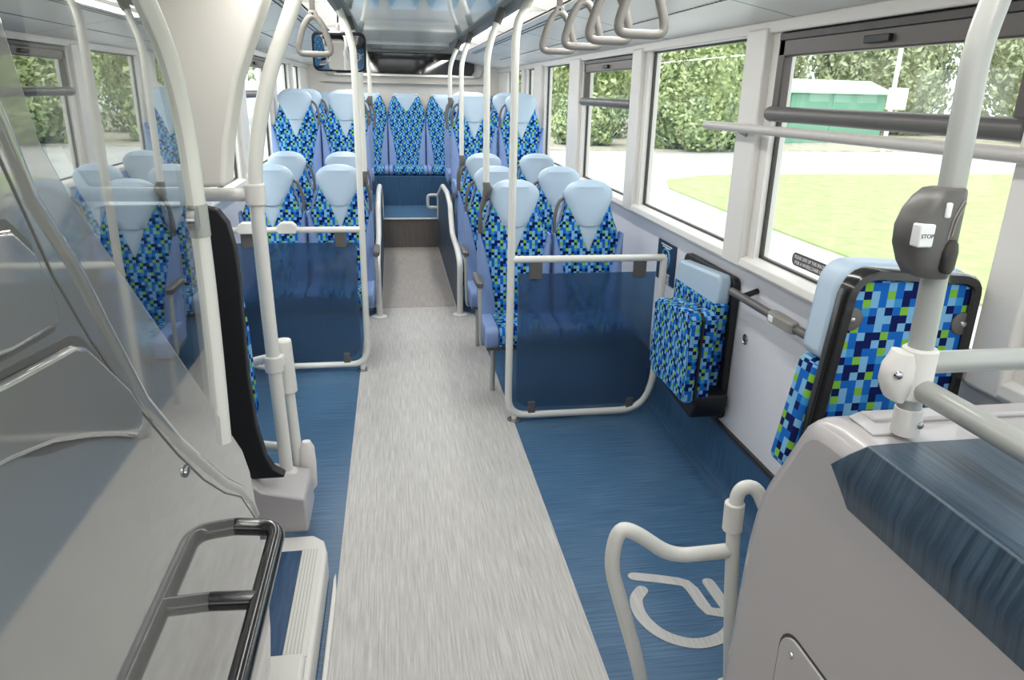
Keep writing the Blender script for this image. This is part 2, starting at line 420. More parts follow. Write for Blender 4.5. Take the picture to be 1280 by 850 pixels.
WN = 0
winsR = [(-1.0, 1.33, False), (1.505, 2.706, True), (2.935, 4.165, False), (4.39, 5.60, True), (5.99, 7.08, False), (7.5, 8.05, False), (8.25, 9.4, False)]
wall('right', XR, 1, winsR)
winsL = [(2.935, 4.165, False), (4.39, 5.44, False), (5.74, 6.95, True), (7.3, 8.4, False), (8.55, 9.4, False)]
wall('left', XL, -1, winsL)
cab = MB().box(XL - .03, XL + .02, -1.0, 2.42, .15, 2.0).build('wall_cab_side', 'black'); struct(cab)
# front shell around the windscreen opening
fw = sthing('wall_front')
MB().box(-1.12, 1.5, -1.26, -1.2, -.05, .95).build('dash_wall', 'black', fw)
MB().box(-1.12, 1.5, -1.26, -1.2, 1.98, 2.26).build('header', 'trim', fw)
# rear wall with curved window recess
rw = sthing('wall_rear')
MB().box(-1.12, 1.5, 10.2, 10.3, 0, 2.26).build('bulkhead', 'column', rw)
def arcx(x, d=.06): return 10.2 - .10 + d * ((x - .185) / .9) ** 2
xs = [-.72 + k * 1.81 / 24 for k in range(25)]
lip = [[Vector((x, arcx(x) + dy, 1.885 + dz - .00 )) for dy, dz in ((0, -.018), (-.03, -.008), (-.03, .012), (0, .018), (.09, .018), (.09, -.018))] for x in xs]
MB().rings(lip).build('window_lip', 'white', rw)
lip = [[Vector((x, arcx(x) + .02 + dy, 1.79 + dz)) for dy, dz in ((0, -.012), (-.012, 0), (0, .012), (.08, .012), (.08, -.012))] for x in [XL + .02 + k * (XR - XL - .04) / 24 for k in range(25)]]
MB().rings(lip).build('moulding_line', 'trimdark', rw)
MB().prism([(-.80, 1.87), (-.87, 1.98), (-.80, 2.19), (1.17, 2.19), (1.24, 1.98), (1.17, 1.87)], 'y', 10.15, 10.21).build('recess_surround', 'trimdark', rw, .02)
wi = sthing('window_rear', (.185, 10.14, 1.9))
WNR = MB().prism([(-.68, 1.90), (-.72, 1.95), (-.72, 2.08), (-.66, 2.165), (1.03, 2.165), (1.09, 2.08), (1.09, 1.95), (1.05, 1.90)], 'y', 10.12, 10.16); WNR.build('pane', 'darkglass', wi, .01)

# ------------------------------------------------------------ rear platform, steps and aisle side panels
PZ = .47
st = sthing('floor_rear')
MB().box(.50, XR + .06, 6.55, 9.3, 0, PZ).build('seat_platform', 'bluew', st)
MB().box(XL - .06, -.13, 6.55, 9.3, 0, PZ).build('seat_platform', 'bluew', st)
MB().box(-.13, .50, 8.3, 9.3, 0, .33).build('step', streaks('brown grey step riser', (98, 92, 88), (122, 116, 112), 90, 4, .5), st)
MB().box(-.13, .50, 8.32, 9.3, .33, .334).build('step_top', 'blue', st)
MB().box(-.13, .50, 8.285, 8.325, .322, .338).build('step_nosing', 'trim', st, .004)
MB().box(XL - .06, XR + .06, 9.3, 10.2, 0, .69).build('bench_plinth', 'bluew', st)
def modesty(x, sg, label):
    t = thing('aisle_side_panel', label, 'panel', (x, 5.6, 0))
    x0, x1 = sorted((x, x + sg * .02))
    prof = [(5.62, 0), (5.62, .40), (5.8, .47), (6.35, .50), (6.50, .58), (6.56, .72), (6.95, .79), (7.6, .77), (8.24, .60), (8.28, .35), (8.28, 0)]
    MB().prism(prof, 'x', x0, x1).build('panel', 'bluedark', t)
    MB().tube([(x + sg * .01, 5.6, .0), (x + sg * .01, 5.6, .43), (x + sg * .01, 5.82, .49), (x + sg * .01, 6.36, .52), (x + sg * .01, 6.52, .64), (x + sg * .01, 6.58, .74), (x + sg * .01, 6.95, .80), (x + sg * .01, 7.6, .785), (x + sg * .01, 8.24, .615), (x + sg * .01, 8.27, .36)], .024, 10, .07).build('top_trim', 'trim', t)
    MB().lathe((x + sg * .01, 5.6, 0), (0, 0, 1), [(0, .06), (.012, .06), (.02, .03)]).build('base_flange', 'trim', t)
modesty(.485, 1, 'low dark panel with cream trim to the right of the rear aisle')
modesty(-.135, -1, 'low dark panel with cream trim to the left of the rear aisle')
t = thing('grab_loop', 'small white rectangular grab loop on the step beyond the aisle, right side', 'handle', (.49, 8.3, .5))
MB().tube([(.53, 8.28, .60), (.37, 8.28, .60), (.37, 8.28, .46), (.53, 8.28, .46)], .017, 10, .035).build('loop', 'white', t)
MB().box(.485, .53, 8.25, 8.31, .43, .63).build('mount', 'trim', t, .006)

# ------------------------------------------------------------ seats
def build_seat(name, label, group, side, armrest):
    # seat facing the front of the bus (-y); side = -1: aisle on its left, +1: aisle on its right
    t = thing(name, label, 'seat', (0, 0, 0), group)
    def ly(z): return -.055 + (z - .45) * .115
    hw = [(.40, .195), (.44, .21), (.6, .215), (.8, .213), (.88, .205), (.95, .183), (1.02, .155), (1.08, .138), (1.14, .138), (1.18, .130), (1.205, .105), (1.22, .06)]
    MB().loft([(0, ly(z) + .03, z, w_, .045 if z > .42 else .03) for z, w_ in hw], 28, 3.2).build('backrest', 'mosaic', t)
    hp = [(.825, .003), (.85, .02), (.88, .036), (.91, .051), (.94, .064), (.973, .078)]
    MB().loft([(0, ly(z) + .012, z, w_, .033 + .002) for z, w_ in hp], 24, 2.4).build('headrest_tip', 'vinyl', t)
    hp = [(.975, .070), (.98, .081), (1.03, .104), (1.08, .126), (1.12, .141), (1.15, .149), (1.175, .146), (1.20, .127), (1.22, .098), (1.233, .06), (1.236, .02)]
    MB().loft([(0, ly(z) + .014, z, w_, .048 if z < 1.2 else .048 * (1.26 - z) / .06 + .004) for z, w_ in hp], 24, 2.4).build('headrest', 'vinyl', t)
    for s in (-1, 1):
        bl = [(.40, .05), (.46, .052), (.55, .048), (.65, .040), (.75, .030), (.85, .018), (.93, .006)]
        MB().loft([(s * (.2145 - w_), ly(z) + .012, z, w_, .05) for z, w_ in bl], 16, 2.6).build('side_bolster', 'vinyl2', t)
    sh = [(.34, .19), (.5, .212), (.8, .213), (.9, .202), (1.0, .165), (1.08, .142), (1.15, .138), (1.19, .11)]
    MB().loft([(0, ly(z) + .07, z, w_ + .004, .025) for z, w_ in sh], 24, 3.2).build('back_shell', 'shell', t)
    # cushion, long axis y
    def cush(x0, x1, nm, mt):
        n = 10; prof = [(-.02, .36), (-.36, .35), (-.385, .37), (-.395, .41), (-.385, .45), (-.355, .472), (-.2, .470), (-.02, .465)]
        MB().prism(prof, 'x', x0, x1).build(nm, mt, t, .012)
    cush(-.135, .135, 'cushion', 'mosaic'); cush(-.2145, -.137, 'cushion_bolster', 'vinyl2'); cush(.137, .2145, 'cushion_bolster', 'vinyl2')
    s = side
    MB().tube([(s * .12, ly(1.14) + .03, 1.135), (s * .175, ly(1.12) + .02, 1.12), (s * .204, ly(1.02) + .01, 1.03), (s * .204, ly(.86) + .02, .86), (s * .19, ly(.80) + .05, .80)], .0105, 10, .05).build('grab_handle', 'dgrey', t)
    for s2 in (-.14, .14):
        MB().tube([(s2, -.15, 0), (s2, -.15, .36)], .015, 8).build('leg', 'pole', t)
    MB().box(-.2, .2, -.34, -.02, .325, .352).build('seat_frame', 'dgrey', t, .004)
    if armrest:
        a = MB().tube([(s * .237, -.03, .69), (s * .237, -.30, .685), (s * .237, -.315, .5), (s * .228, -.29, .34), (s * .18, -.2, .335)], .011, 10, .05).build('armrest', 'pole', t)
        MB().loft([(s * .237, -.2, z, w_, h_) for z, w_, h_ in ((.685, .015, .12), (.692, .022, .135), (.715, .022, .135), (.722, .014, .12))], 18, 4).build('armrest_pad', 'dgrey', a)
    return t
# (y, z, x of the aisle seat, x of the window seat, armrest)
RROW = [(4.18, 0, .690, 1.135, True), (4.99, 0, .690, 1.135, True), (6.05, 0, .735, 1.182, False), (6.98, PZ, .750, 1.195, False), (7.95, PZ, .760, 1.200, False)]
LROW = [(5.03, 0, -.366, -.806, True), (6.08, 0, -.392, -.835, False), (6.98, PZ, -.415, -.850, False), (7.95, PZ, -.415, -.850, False)]
ordR = ['first row behind the right partition', 'second row behind the right partition', 'low row just ahead of the right platform', 'front row on the raised right platform', 'second row on the raised right platform']
ordL = ['first row behind the left partition', 'low row just ahead of the left platform', 'front row on the raised left platform', 'second row on the raised left platform']
proto = {}
def place_seat(side, arm, x, y, z, label, group):
    key = (side, arm)
    if key not in proto:
        o = proto[key] = build_seat('bus_seat', label, group, side, arm)
    else:
        o = copy_tree(proto[key]); o['label'] = label; o['group'] = group
    o.location = (x, y, z)
    return o
for (y, z, xa, xw, arm), nm in zip(RROW, ordR):
    place_seat(-1, arm, xa, y, z, 'mosaic seat with blue headrest, aisle side, ' + nm, 'right-hand passenger seats')
    place_seat(-1, False, xw, y, z, 'mosaic seat with blue headrest, window side, ' + nm, 'right-hand passenger seats')
for (y, z, xa, xw, arm), nm in zip(LROW, ordL):
    place_seat(1, arm, xa, y, z, 'mosaic seat with blue headrest, aisle side, ' + nm, 'left-hand passenger seats')
    place_seat(1, False, xw, y, z, 'mosaic seat with blue headrest, window side, ' + nm, 'left-hand passenger seats')
def build_bench(label):
    t = thing('rear_bench_seat', label, 'seat', (0, 0, 0), 'rear bench seats')
    def ly(z): return .0 + (z - .7) * .13
    hw = [(.66, .245), (.72, .252), (1.3, .252), (1.45, .246), (1.52, .228), (1.58, .205), (1.62, .185), (1.645, .165)]
    MB().loft([(0, ly(z) + .05, z, w_, .06) for z, w_ in hw], 28, 5).build('backrest', 'mosaic', t)
    hp = [(1.455, .012), (1.48, .045), (1.52, .09), (1.56, .128), (1.60, .158), (1.635, .176), (1.655, .172), (1.665, .155)]
    MB().loft([(0, ly(z) + .045, z, w_, .062 if z < 1.65 else .05) for z, w_ in hp], 24, 3.5).build('headrest', 'vinyl', t)
    for s in (-1, 1):
        bl = [(.68, .06), (.8, .056), (1.0, .042), (1.2, .022), (1.34, .004)]
        MB().loft([(s * (.250 - w_), ly(z) + .04, z, w_, .062) for z, w_ in bl], 16, 4).build('side_bolster', 'vinyl2', t)
    MB().box(-.246, .246, ly(1.5) - .0145, ly(1.5) - .008, 1.448, 1.452).build('seam', 'vinyl2', t)
    prof = [(.02, .69), (-.36, .69), (-.395, .71), (-.41, .745), (-.395, .785), (-.35, .80), (.02, .79)]
    MB().prism(prof, 'x', -.2, .2).build('cushion', 'mosaic', t, .012)
    MB().prism(prof, 'x', -.252, -.202).build('cushion_bolster', 'vinyl2', t, .012); MB().prism(prof, 'x', .202, .252).build('cushion_bolster', 'vinyl2', t, .012)
    return t
bnames = ['leftmost', 'second from the left', 'middle', 'second from the right', 'rightmost']
bp = None
for k, nm in enumerate(bnames):
    lb = 'mosaic rear bench seat, short pale headrest, %s of the five' % nm
    if bp is None: bp = o = build_bench(lb)
    else: o = copy_tree(bp); o['label'] = lb
    o.location = (.185 + (k - 2) * .485, 9.78, 0)
    o.scale = (.95, 1, 1)

# ------------------------------------------------------------ smoked partitions
def clip(mb, x, y, z, w_=.018, h=.03): mb.box(x - w_, x + w_, y - .03, y + .008, z - h, z + h)
def partition(label, y, xi, xw, sg, zbar, ztop, zbot, tip):
    # xi: upright beside the aisle, xw: wall end
    t = thing('partition', label, 'partition', (xi, y, 0))
    a = xi; b_ = xw
    MB().tube([(tip[0], y, tip[1]), (xi + sg * .00, y, tip[2]), (xi, y, 1.2), (xi, y, zbot), (xw - sg * .09, y, zbot), (xw - sg * .0, y, zbot + .14), (xw - sg * .0, y, zbar - .04), (xw + sg * .0, y, zbar)], .0195, 14, .11).build('tube_frame', 'white', t)
    MB().tube([(xi, y, zbar), (xw, y, zbar)], .0185, 14, 0).build('top_bar', 'white', t)
    x0, x1 = sorted((xi + sg * .04, xw - sg * .04))
    r = .09
    poly = [(x0, ztop), (x1, ztop)] if True else []
    def arc(cx, cz, a0, a1): return [(cx + r * math.cos(math.radians(a0 + (a1 - a0) * k / 6)), cz + r * math.sin(math.radians(a0 + (a1 - a0) * k / 6))) for k in range(7)]
    zb = zbot + .045
    poly = [(x0, ztop), (x1, ztop)] + arc(x1 - r, zb + r, 0, -90) + arc(x0 + r, zb + r, -90, -180)
    MB().prism(poly, 'y', y - .003, y + .003).build('smoked_panel', 'smoked', t)
    for x in (x0 + .09, x1 - .09):
        MB().box(x - .035, x + .035, y - .009, y + .009, ztop - .03, zbar - .012).build('top_clip', 'dgrey', t, .004)
        MB().box(x - .02, x + .02, y - .012, y + .012, zbot + .005, zb + .035).build('bottom_clip', 'dgrey', t, .004)
    MB().tube([(xi + sg * .035, y, 0), (xi + sg * .035, y, zbot)], .016, 10).build('foot', 'white', t)
    MB().lathe((xi + sg * .035, y, 0), (0, 0, 1), [(0, .04), (.008, .04), (.014, .018)], 14).build('foot_plate', 'steel', t)
    return t
partition('white tube partition with smoked panel to the right of the aisle', 3.6, .580, 1.40, 1, .905, .83, .03, (.648, 2.125, 2.02))
pl = partition('white tube partition with smoked panel to the left of the aisle', 4.45, -.200, -1.0, -1, .912, .835, .045, (-.27, 2.13, 1.96))
for x in (-.635, -.86):
    MB().prism([(x - .06, .915), (x - .052, .945), (x - .03, .962), (x + .03, .962), (x + .052, .945), (x + .06, .915), (x + .05, .895), (x - .05, .895)], 'y', 4.41, 4.47).build('bar_pad', 'trim', pl, .006)

# ------------------------------------------------------------ grab poles fixed to the seats
def seat_pole(label, x, y, zb, xt):
    t = thing('grab_pole', label, 'pole', (x, y, zb))
    MB().tube([(x, y, zb), (x, y, 1.93), (xt, y, 2.135)], .0185, 12, .09).build('tube', 'white', t)
    d = Vector((xt - x, 0, .205)).normalized()
    p = Vector((xt, y, 2.135))
    MB().tube([p - d * .075, p + d * .005], .0235, 12, 0).build('top_sleeve', 'dgrey', t)
    s = 1 if x > 0 else -1
    MB().loft([(x, y, zb - .03, .012, .02), (x, y, zb - .02, .022, .03), (x + s * .01, y, zb + .02, .028, .034), (x, y, zb + .055, .02, .024)], 14).build('socket', 'dgrey', t)
    MB().tube([(x, y - .01, zb), (x - s * .035, y - .02, zb - .09), (x - s * .03, y - .02, zb - .22)], .011, 10, .06).build('bracket_handle', 'dgrey', t)
    return t
seat_pole('white grab pole rising from the aisle seat just behind the right smoked partition', .522, 4.2, 1.17, .60)
seat_pole('white grab pole rising from the third low seat row, right of the aisle', .545, 6.0, 1.17, .62)
seat_pole('white grab pole rising from the front raised row, right of the aisle', .527, 6.95, 1.60, .62)
seat_pole('white grab pole rising from the first seat row behind the left partition', -.192, 5.05, 1.14, -.25)
seat_pole('white grab pole rising from the front raised row, left of the aisle', -.185, 6.95, 1.60, -.25)

# ------------------------------------------------------------ cab screen: glossy door, glass, handrail, curved pole
XG = -.354
dt = thing('cab_door', 'glossy grey moulded cab door panel filling the lower left', 'door', (XG, 1.2, 0))
outer = [(.60, 1.90), (.796, 1.779), (.828, 1.665), (.876, 1.603), (1.107, 1.372), (1.28, 1.20), (1.44, 1.04), (1.53, .95), (1.58, .87), (1.602, .78), (1.615, .65), (1.64, .5), (1.62, .38), (1.576, .30), (1.2, .25), (-.4, .25), (-.4, 1.9)]
MB().prism(outer, 'x', XG - .05, XG).build('door_skin', 'grey', dt, .004)
def chainlow(pts, w_, h): # a low raised ridge following a line on the door face
    m_ = MB(); R = []
    P = [Vector(q) for q in pts]
    for i, p in enumerate(P):
        a = P[max(i - 1, 0)]; c = P[min(i + 1, len(P) - 1)]; t_ = (c - a).normalized(); n = Vector((-t_.y, t_.x))
        R.append([Vector((XG + dx, p.x + n.x * k, p.y + n.y * k)) for k, dx in ((-w_, -.002), (-w_ * .5, h * .8), (0, h), (w_ * .5, h * .7), (w_, -.002))])
    m_.rings(R); return m_
MB_ = chainlow([(.70, 1.80), (.757, 1.686), (.788, 1.609), (.854, 1.529), (.90, 1.455), (.998, 1.302), (1.12, 1.175), (1.25, 1.06), (1.36, .965), (1.471, .886), (1.56, .80), (1.602, .737)], .014, .006); MB_.build('edge_roll', 'grey', dt, smooth=80)
MB_ = chainlow([(.72, 1.70), (.80, 1.53), (.86, 1.44), (.96, 1.315), (1.10, 1.165), (1.22, 1.05), (1.35, .945), (1.47, .865), (1.59, .73)], .003, .0015); MB_.build('edge_seam', 'dgrey', dt)
def cover(pts, nm):
    cy = sum(p[0] for p in pts) / len(pts); cz = sum(p[1] for p in pts) / len(pts)
    g_ = [(p[0] + .010 * (1 if p[0] > cy else -1), p[1] + .008 * (1 if p[1] > cz else -1)) for p in pts]
    MB().prism(g_, 'x', XG - .001, XG + .0006).build('cover_gap', 'dgrey', dt)
    c = MB().prism(pts, 'x', XG - .002, XG + .010).build(nm, 'grey', dt, .006); return c
cover([(.40, 1.66), (.66, 1.60), (.72, 1.592), (.755, 1.565), (.775, 1.53), (.782, 1.50), (.772, 1.482), (.68, 1.487), (.40, 1.53)], 'access_cover')
cover([(.40, 1.50), (.68, 1.465), (.80, 1.452), (.83, 1.44), (.93, 1.35), (.955, 1.318), (.962, 1.295), (.955, 1.282), (.93, 1.278), (.88, 1.305), (.80, 1.342), (.72, 1.375), (.64, 1.398), (.40, 1.45)], 'access_cover')
for y, z in ((.717, 1.523), (.781, 1.431), (1.128, 1.118), (.60, 1.46)):
    MB().lathe((XG + .003, y, z), (1, 0, 0), [(-.002, .011), (.002, .010), (.004, .005), (.003, .001)], 14).build('screw', 'steel', dt)

gs = thing('glass_screen', 'reflective glass screen above the sloping cab door', 'screen', (XG, 1.2, 1.2))
gp = [(.60, 1.90), (.796, 1.779), (.828, 1.665), (.876, 1.603), (1.107, 1.372), (1.39, 1.09), (1.402, 1.21), (1.408, 1.37), (1.398, 1.522), (1.386, 1.661), (1.325, 1.775), (1.245, 1.836), (1.15, 1.92), (1.06, 2.10), (.0, 2.10), (.0, 1.9)]
MB().prism(gp, 'x', XG - .008, XG - .003).build('pane', 'screen', gs)

hr = thing('door_handrail', 'black tubular handrail standing off the glossy cab door', 'handrail', (XG, 1.2, .83))
MB().tube([(XG, 1.40, .835), (-.268, 1.40, .825), (-.268, .70, .825), (XG, .70, .83)], .0185, 16, .045).build('tube', 'blackgloss', hr)
MB().tube([(XG, 1.165, .83), (-.268, 1.165, .825)], .0175, 14, 0).build('stub', 'blackgloss', hr)

cp = thing('curved_pole', 'thick curved white pole at the edge of the glass screen', 'pole', (-.362, 1.40, 1.05))
MB().tube([(-.362, 1.39, 1.04), (-.362, 1.405, 1.21), (-.362, 1.412, 1.37), (-.362, 1.404, 1.522), (-.362, 1.392, 1.661), (-.362, 1.330, 1.777), (-.362, 1.245, 1.842), (-.362, 1.12, 1.93), (-.362, 1.02, 2.10)], .0215, 18, .07).build('tube', 'white', cp)
MB().tube([(-.362, 1.372, 1.492), (-.350, 1.372, 1.492)], .022, 16, 0).build('clamp', 'steel', cp)
MB().tube([(-.362, 1.408, 1.455), (-.362, 1.405, 1.515)], .0232, 18, 0).build('collar', 'pole', cp)

# ------------------------------------------------------------ stanchion, rail, column, rear-facing seats behind the screen
sp = thing('stanchion', 'white bent stanchion standing on the grey pedestal, left of the aisle', 'pole', (-.46, 2.66, .27))
MB().tube([(-.455, 2.66, .26), (-.470, 2.66, .8), (-.478, 2.66, 1.40), (-.455, 2.66, 1.56), (-.405, 2.66, 1.74), (-.352, 2.66, 1.865), (-.295, 2.66, 1.995), (-.262, 2.66, 2.15)], .0255, 16, .12).build('tube', 'white', sp)
MB().loft([(-.478, 2.66, z, w_, w_) for z, w_ in ((1.325, .03), (1.33, .034), (1.395, .034), (1.40, .03))], 18, 3).build('clamp', 'trim', sp)
cr_ = thing('cross_rail', 'horizontal white rail reaching left from the bent stanchion', 'rail', (-.75, 2.66, 1.362))
MB().tube([(XL, 2.66, 1.362), (-.50, 2.66, 1.362)], .0235, 16, 0).build('tube', 'white', cr_)
gt = thing('short_post', 'short white post clamped beside the bent stanchion', 'pole', (-.425, 2.75, .2))
MB().tube([(-.412, 2.745, 0), (-.436, 2.745, .62)], .021, 14, 0).build('tube', 'white', gt)
MB().tube([(-.434, 2.74, .58), (-.443, 2.74, .80)], .033, 16, 0).build('sleeve', 'trim', gt, .008)
MB().tube([(-.468, 2.66, .70), (-.468, 2.66, .765)], .034, 16, 0).build('clamp', 'trim', gt, .006)
MB().box(-.475, -.435, 2.66, 2.75, .71, .755).build('clamp_link', 'trim', gt, .008)
MB().tube([(-.44, 2.78, .725), (-.50, 2.82, .70), (-.62, 2.86, .66), (-.72, 2.86, .64)], .018, 12, .04).build('upper_arm', 'white', gt)
MB().tube([(-.42, 2.80, .30), (-.62, 2.86, .305), (-.72, 2.86, .305)], .018, 12, .04).build('lower_arm', 'white', gt)
MB().loft([(-.385, 2.745, z, w_, w_) for z, w_ in ((.14, .018), (.16, .032), (.26, .034), (.33, .030), (.36, .016))], 16).build('foot_cover', 'trim', gt)

colm = [(XL, 2.04), (XL, 1.70), (-.985, 1.50), (-.945, 1.43), (-.94, 1.412), (-.528, 1.412), (-.529, 1.43), (-.512, 1.543), (-.463, 1.736), (-.410, 1.86), (-.350, 2.0), (-.33, 2.075), (-.43, 2.10)]
tag(MB().prism(colm, 'y', 2.45, 2.60).build('tapered_column', 'column', None, .02), 'tall pale grey tapering column hanging above the cross rail at left', 'column')

rf = thing('rear_facing_seat', 'rear-facing double seat with plain black back, left, behind the screen', 'seat', (-.75, 2.6, 0))
blk = [(-.93, .36), (-.95, 1.20), (-.93, 1.345), (-.62, 1.345), (-.575, 1.335), (-.545, 1.29), (-.530, 1.2), (-.527, 1.1), (-.533, .75), (-.522, .55), (-.500, .42), (-.475, .37), (-.44, .345), (-.44, .335), (-.60, .335)]
MB().prism(blk, 'y', 2.50, 2.545).build('back_shell', 'black', rf, .008)
for x in (-.855, -.655):
    MB().loft([(x, 2.575 + .0 * z, z, w_, .03) for z, w_ in ((.45, .10), (.6, .135 if x > -.7 else .1), (.9, .128 if x > -.7 else .1), (1.1, .115 if x > -.7 else .1), (1.25, .09), (1.32, .05))], 20, 3).build('backrest', 'mosaic', rf)
MB().prism([(2.57, .34), (2.98, .34), (3.0, .38), (2.98, .44), (2.57, .45)], 'x', -.97, -.66).build('cushion', 'mosaic', rf, .012)

pd = thing('pedestal', 'boxy pale grey pedestal carrying the bent stanchion', 'pedestal', (-.5, 2.6, 0))
MB().prism([(XL, .12), (XL, .37), (-.57, .355), (-.52, .30), (-.372, .262), (-.366, .255), (-.362, .12)], 'y', 2.46, 2.70).build('box', 'grey2', pd, .008)
MB().loft([(-.455, 2.66, .262, .045, .045), (-.455, 2.66, .272, .042, .042), (-.455, 2.66, .285, .028, .028)], 18).build('pole_boot', 'trim', pd)

ps = thing('cab_step', 'raised white-edged cab step with dark blue tread and ribbed nosing', 'step', (-.6, 2.0, 0))
MB().prism([(-1.0, 1.35), (-.30, 1.35), (-.285, 1.40), (-.283, 2.33), (-.30, 2.40), (-.34, 2.44), (-1.0, 2.44)], 'z', 0, .118).build('base', 'trim', ps, .01)
MB().box(-1.0, -.37, 1.80, 2.34, .118, .1215).build('tread', streaks('blue tread vinyl', (24, 56, 92), (50, 88, 126), 150, 5, .4), ps)
MB().box(-.372, -.300, 1.80, 2.34, .118, .124).build('nosing', 'white', ps, .002)
rb = MB()
for k in range(5): rb.box(-.362 + k * .0105, -.359 + k * .0105, 1.80, 2.34, .1235, .1255)
rb.build('nosing_ribs', 'trimdark', ps)
MB().box(-.46, -.30, 1.36, 1.79, .118, .15).build('front_block', 'trim', ps, .012)
cv = MB().prism([(-.264, 1.2), (-.248, 1.2), (-.248, 2.22), (-.258, 2.33), (-.264, 2.30)], 'z', 0, .022)
struct(cv.build('trim_1', 'trim', None, .004))

# ------------------------------------------------------------ hanging straps, mirror
def strap(label, x, y, zt, group='hanging strap handles'):
    t = thing('hanging_strap', label, 'strap', (x, y, zt), group)
    zb = zt - .25
    pts = [(x - .052, y, zb), (x + .052, y, zb), (x + .060, y, zb + .02), (x + .036, y, zb + .095), (x + .012, y, zb + .128), (x - .012, y, zb + .128), (x - .036, y, zb + .095), (x - .060, y, zb + .02)]
    MB().tube(pts, .0115, 10, .022, closed=True, fn=5).build('grip_loop', 'mgrey', t)
    MB().prism([(x - .02, zb + .125), (x + .02, zb + .125), (x + .014, zb + .148), (x - .014, zb + .148)], 'y', y - .009, y + .009).build('loop_head', 'mgrey', t, .004)
    MB().lathe((x, y - .0095, zb + .136), (0, -1, 0), [(0, .004), (.002, .004)], 10).build('rivet', 'black', t)
    MB().box(x - .010, x + .010, y - .003, y + .003, zb + .145, zt).build('strap', 'dgrey', t, .001)
    MB().box(x - .016, x + .016, y - .014, y + .014, zt - .03, zt).build('strap_clamp', 'mgrey', t, .003)
sr = thing('strap_rail', 'grey tube along the ceiling from which the right-hand straps hang', 'rail', (.60, 2.2, 2.10))
MB().tube([(.60, 1.2, 2.115), (.60, 3.3, 2.115)], .012, 12, 0).build('tube', 'mgrey', sr)
for y in (1.4, 2.5, 3.2): MB().box(.59, .61, y - .02, y + .02, 2.11, 2.165).build('hanger', 'dgrey', sr)
for k, (y, nm) in enumerate(((1.84, 'nearest'), (2.10, 'second nearest'), (2.40, 'third from the camera'), (2.72, 'farthest'))):
    strap('grey triangular strap handle, %s of the four hanging on the right' % nm, (.605, .60, .60, .592)[k], y, 2.108)
strap('grey triangular strap handle hanging left of the aisle before the mirror', -.272, 2.95, 2.085)
MB().box(-.29, -.25, 2.92, 2.98, 2.085, 2.135).build('strap_mount', 'dgrey', bpy.data.objects['hanging_strap.004'])
mt_ = thing('interior_mirror', 'black framed convex mirror hanging before the left ceiling rail', 'mirror', (-.295, 4.72, 1.92))
def rr(cx, cz, hx, hz, r, n=6):
    P = []
    for sx, sz, a0 in ((1, 1, 0), (-1, 1, 90), (-1, -1, 180), (1, -1, 270)):
        for k in range(n + 1):
            a = math.radians(a0 + 90 * k / n); P.append((cx + sx * (hx - r) + r * math.cos(a), cz + sz * (hz - r) + r * math.sin(a)))
    return P
def tilt(o, a=.30, b_=.10):
    # turn the mirror down and towards the aisle about its own centre
    c = Vector((-.295, 4.73, 1.92)) - ORG[mt_.name]
    o.data.transform(Matrix.Translation(c) @ Matrix.Rotation(b_, 4, 'Z') @ Matrix.Rotation(a, 4, 'X') @ Matrix.Translation(-c)); return o
tilt(MB().prism(rr(-.295, 1.92, .156, .112, .040), 'y', 4.72, 4.75).build('frame', 'black', mt_, .004))
g = MB(); P0 = rr(-.295, 1.92, .143, .099, .032)
rings = []
for k in range(14):
    q = 1 - k / 13.05
    rings.append([Vector((-.295 + (x + .295) * q, 4.718 - .013 * (1 - (((x + .295) * q) ** 2 + ((z - 1.92) * q) ** 2) / .030), 1.92 + (z - 1.92) * q)) for x, z in P0])
tilt(g.rings(rings).build('mirror_glass', 'mirror', mt_, smooth=80))
MB().tube([(-.295, 4.76, 1.97), (-.30, 4.80, 2.04), (-.30, 4.80, 2.13)], .007, 10, .03).build('arm', 'dgrey', mt_)

# ------------------------------------------------------------ right: luggage rack over the wheel arch
lg = thing('wheel_arch_rack', 'bulky warm grey wheel arch box topped with dark blue vinyl, lower right', 'luggage rack', (1.1, .5, 0))
XS = .785
side = [(-.3, .0), (-.3, 1.147), (1.10, 1.147), (1.15, 1.143), (1.185, 1.128), (1.215, 1.10), (1.24, 1.055), (1.275, .99), (1.315, .92), (1.345, .83), (1.36, .74), (1.368, .62), (1.375, .45), (1.39, .28), (1.395, .0)]
MB().prism(side, 'x', XS, XR - .015).build('moulded_body', 'grey2', lg, .042)
def cov():
    m_ = MB()
    prof = [(XS - .004, 1.025, 1.020), (XS - .006, 1.050, 1.045), (XS - .010, 1.085, 1.080), (XS + .0015, 1.120, 1.050), (XS + .012, 1.152, 1.018), (XS + .045, 1.156, 1.015), (1.39, 1.155, 1.018)]
    inner = [(XS + .008, 1.025), (XS + .008, 1.05), (XS + .010, 1.08), (XS + .022, 1.11), (XS + .040, 1.138), (XS + .05, 1.142), (1.39, 1.143)]
    R = []
    for k in range(2):
        r = []
        for (x, z, ye) in prof: r.append(Vector((x, ye if k else -.3, z)))
        for (x, z), pr in zip(reversed(inner), reversed(prof)): r.append(Vector((x, pr[2] if k else -.3, z)))
        R.append(r)
    m_.rings(R); return m_
cov().build('vinyl_cover', 'rack', lg, .003, 25)
MB().box(.87, XR - .015, 1.105, 1.150, 1.145, 1.156).build('rear_ridge', 'grey2', lg, .005)
MB().prism([(.835, 1.06), (.90, 1.055), (.93, 1.13), (.88, 1.16), (.84, 1.14)], 'z', 1.146, 1.151).build('pole_pad', 'grey2', lg, .003)
MB().prism(rr(.72, .40, .432, .272, .06), 'x', XS - .0005, XS + .004).build('panel_gap', 'rubber', lg)
ap = MB().prism(rr(.72, .40, .425, .265, .055), 'x', XS - .005, XS + .004).build('access_panel', 'grey2', lg, .002)
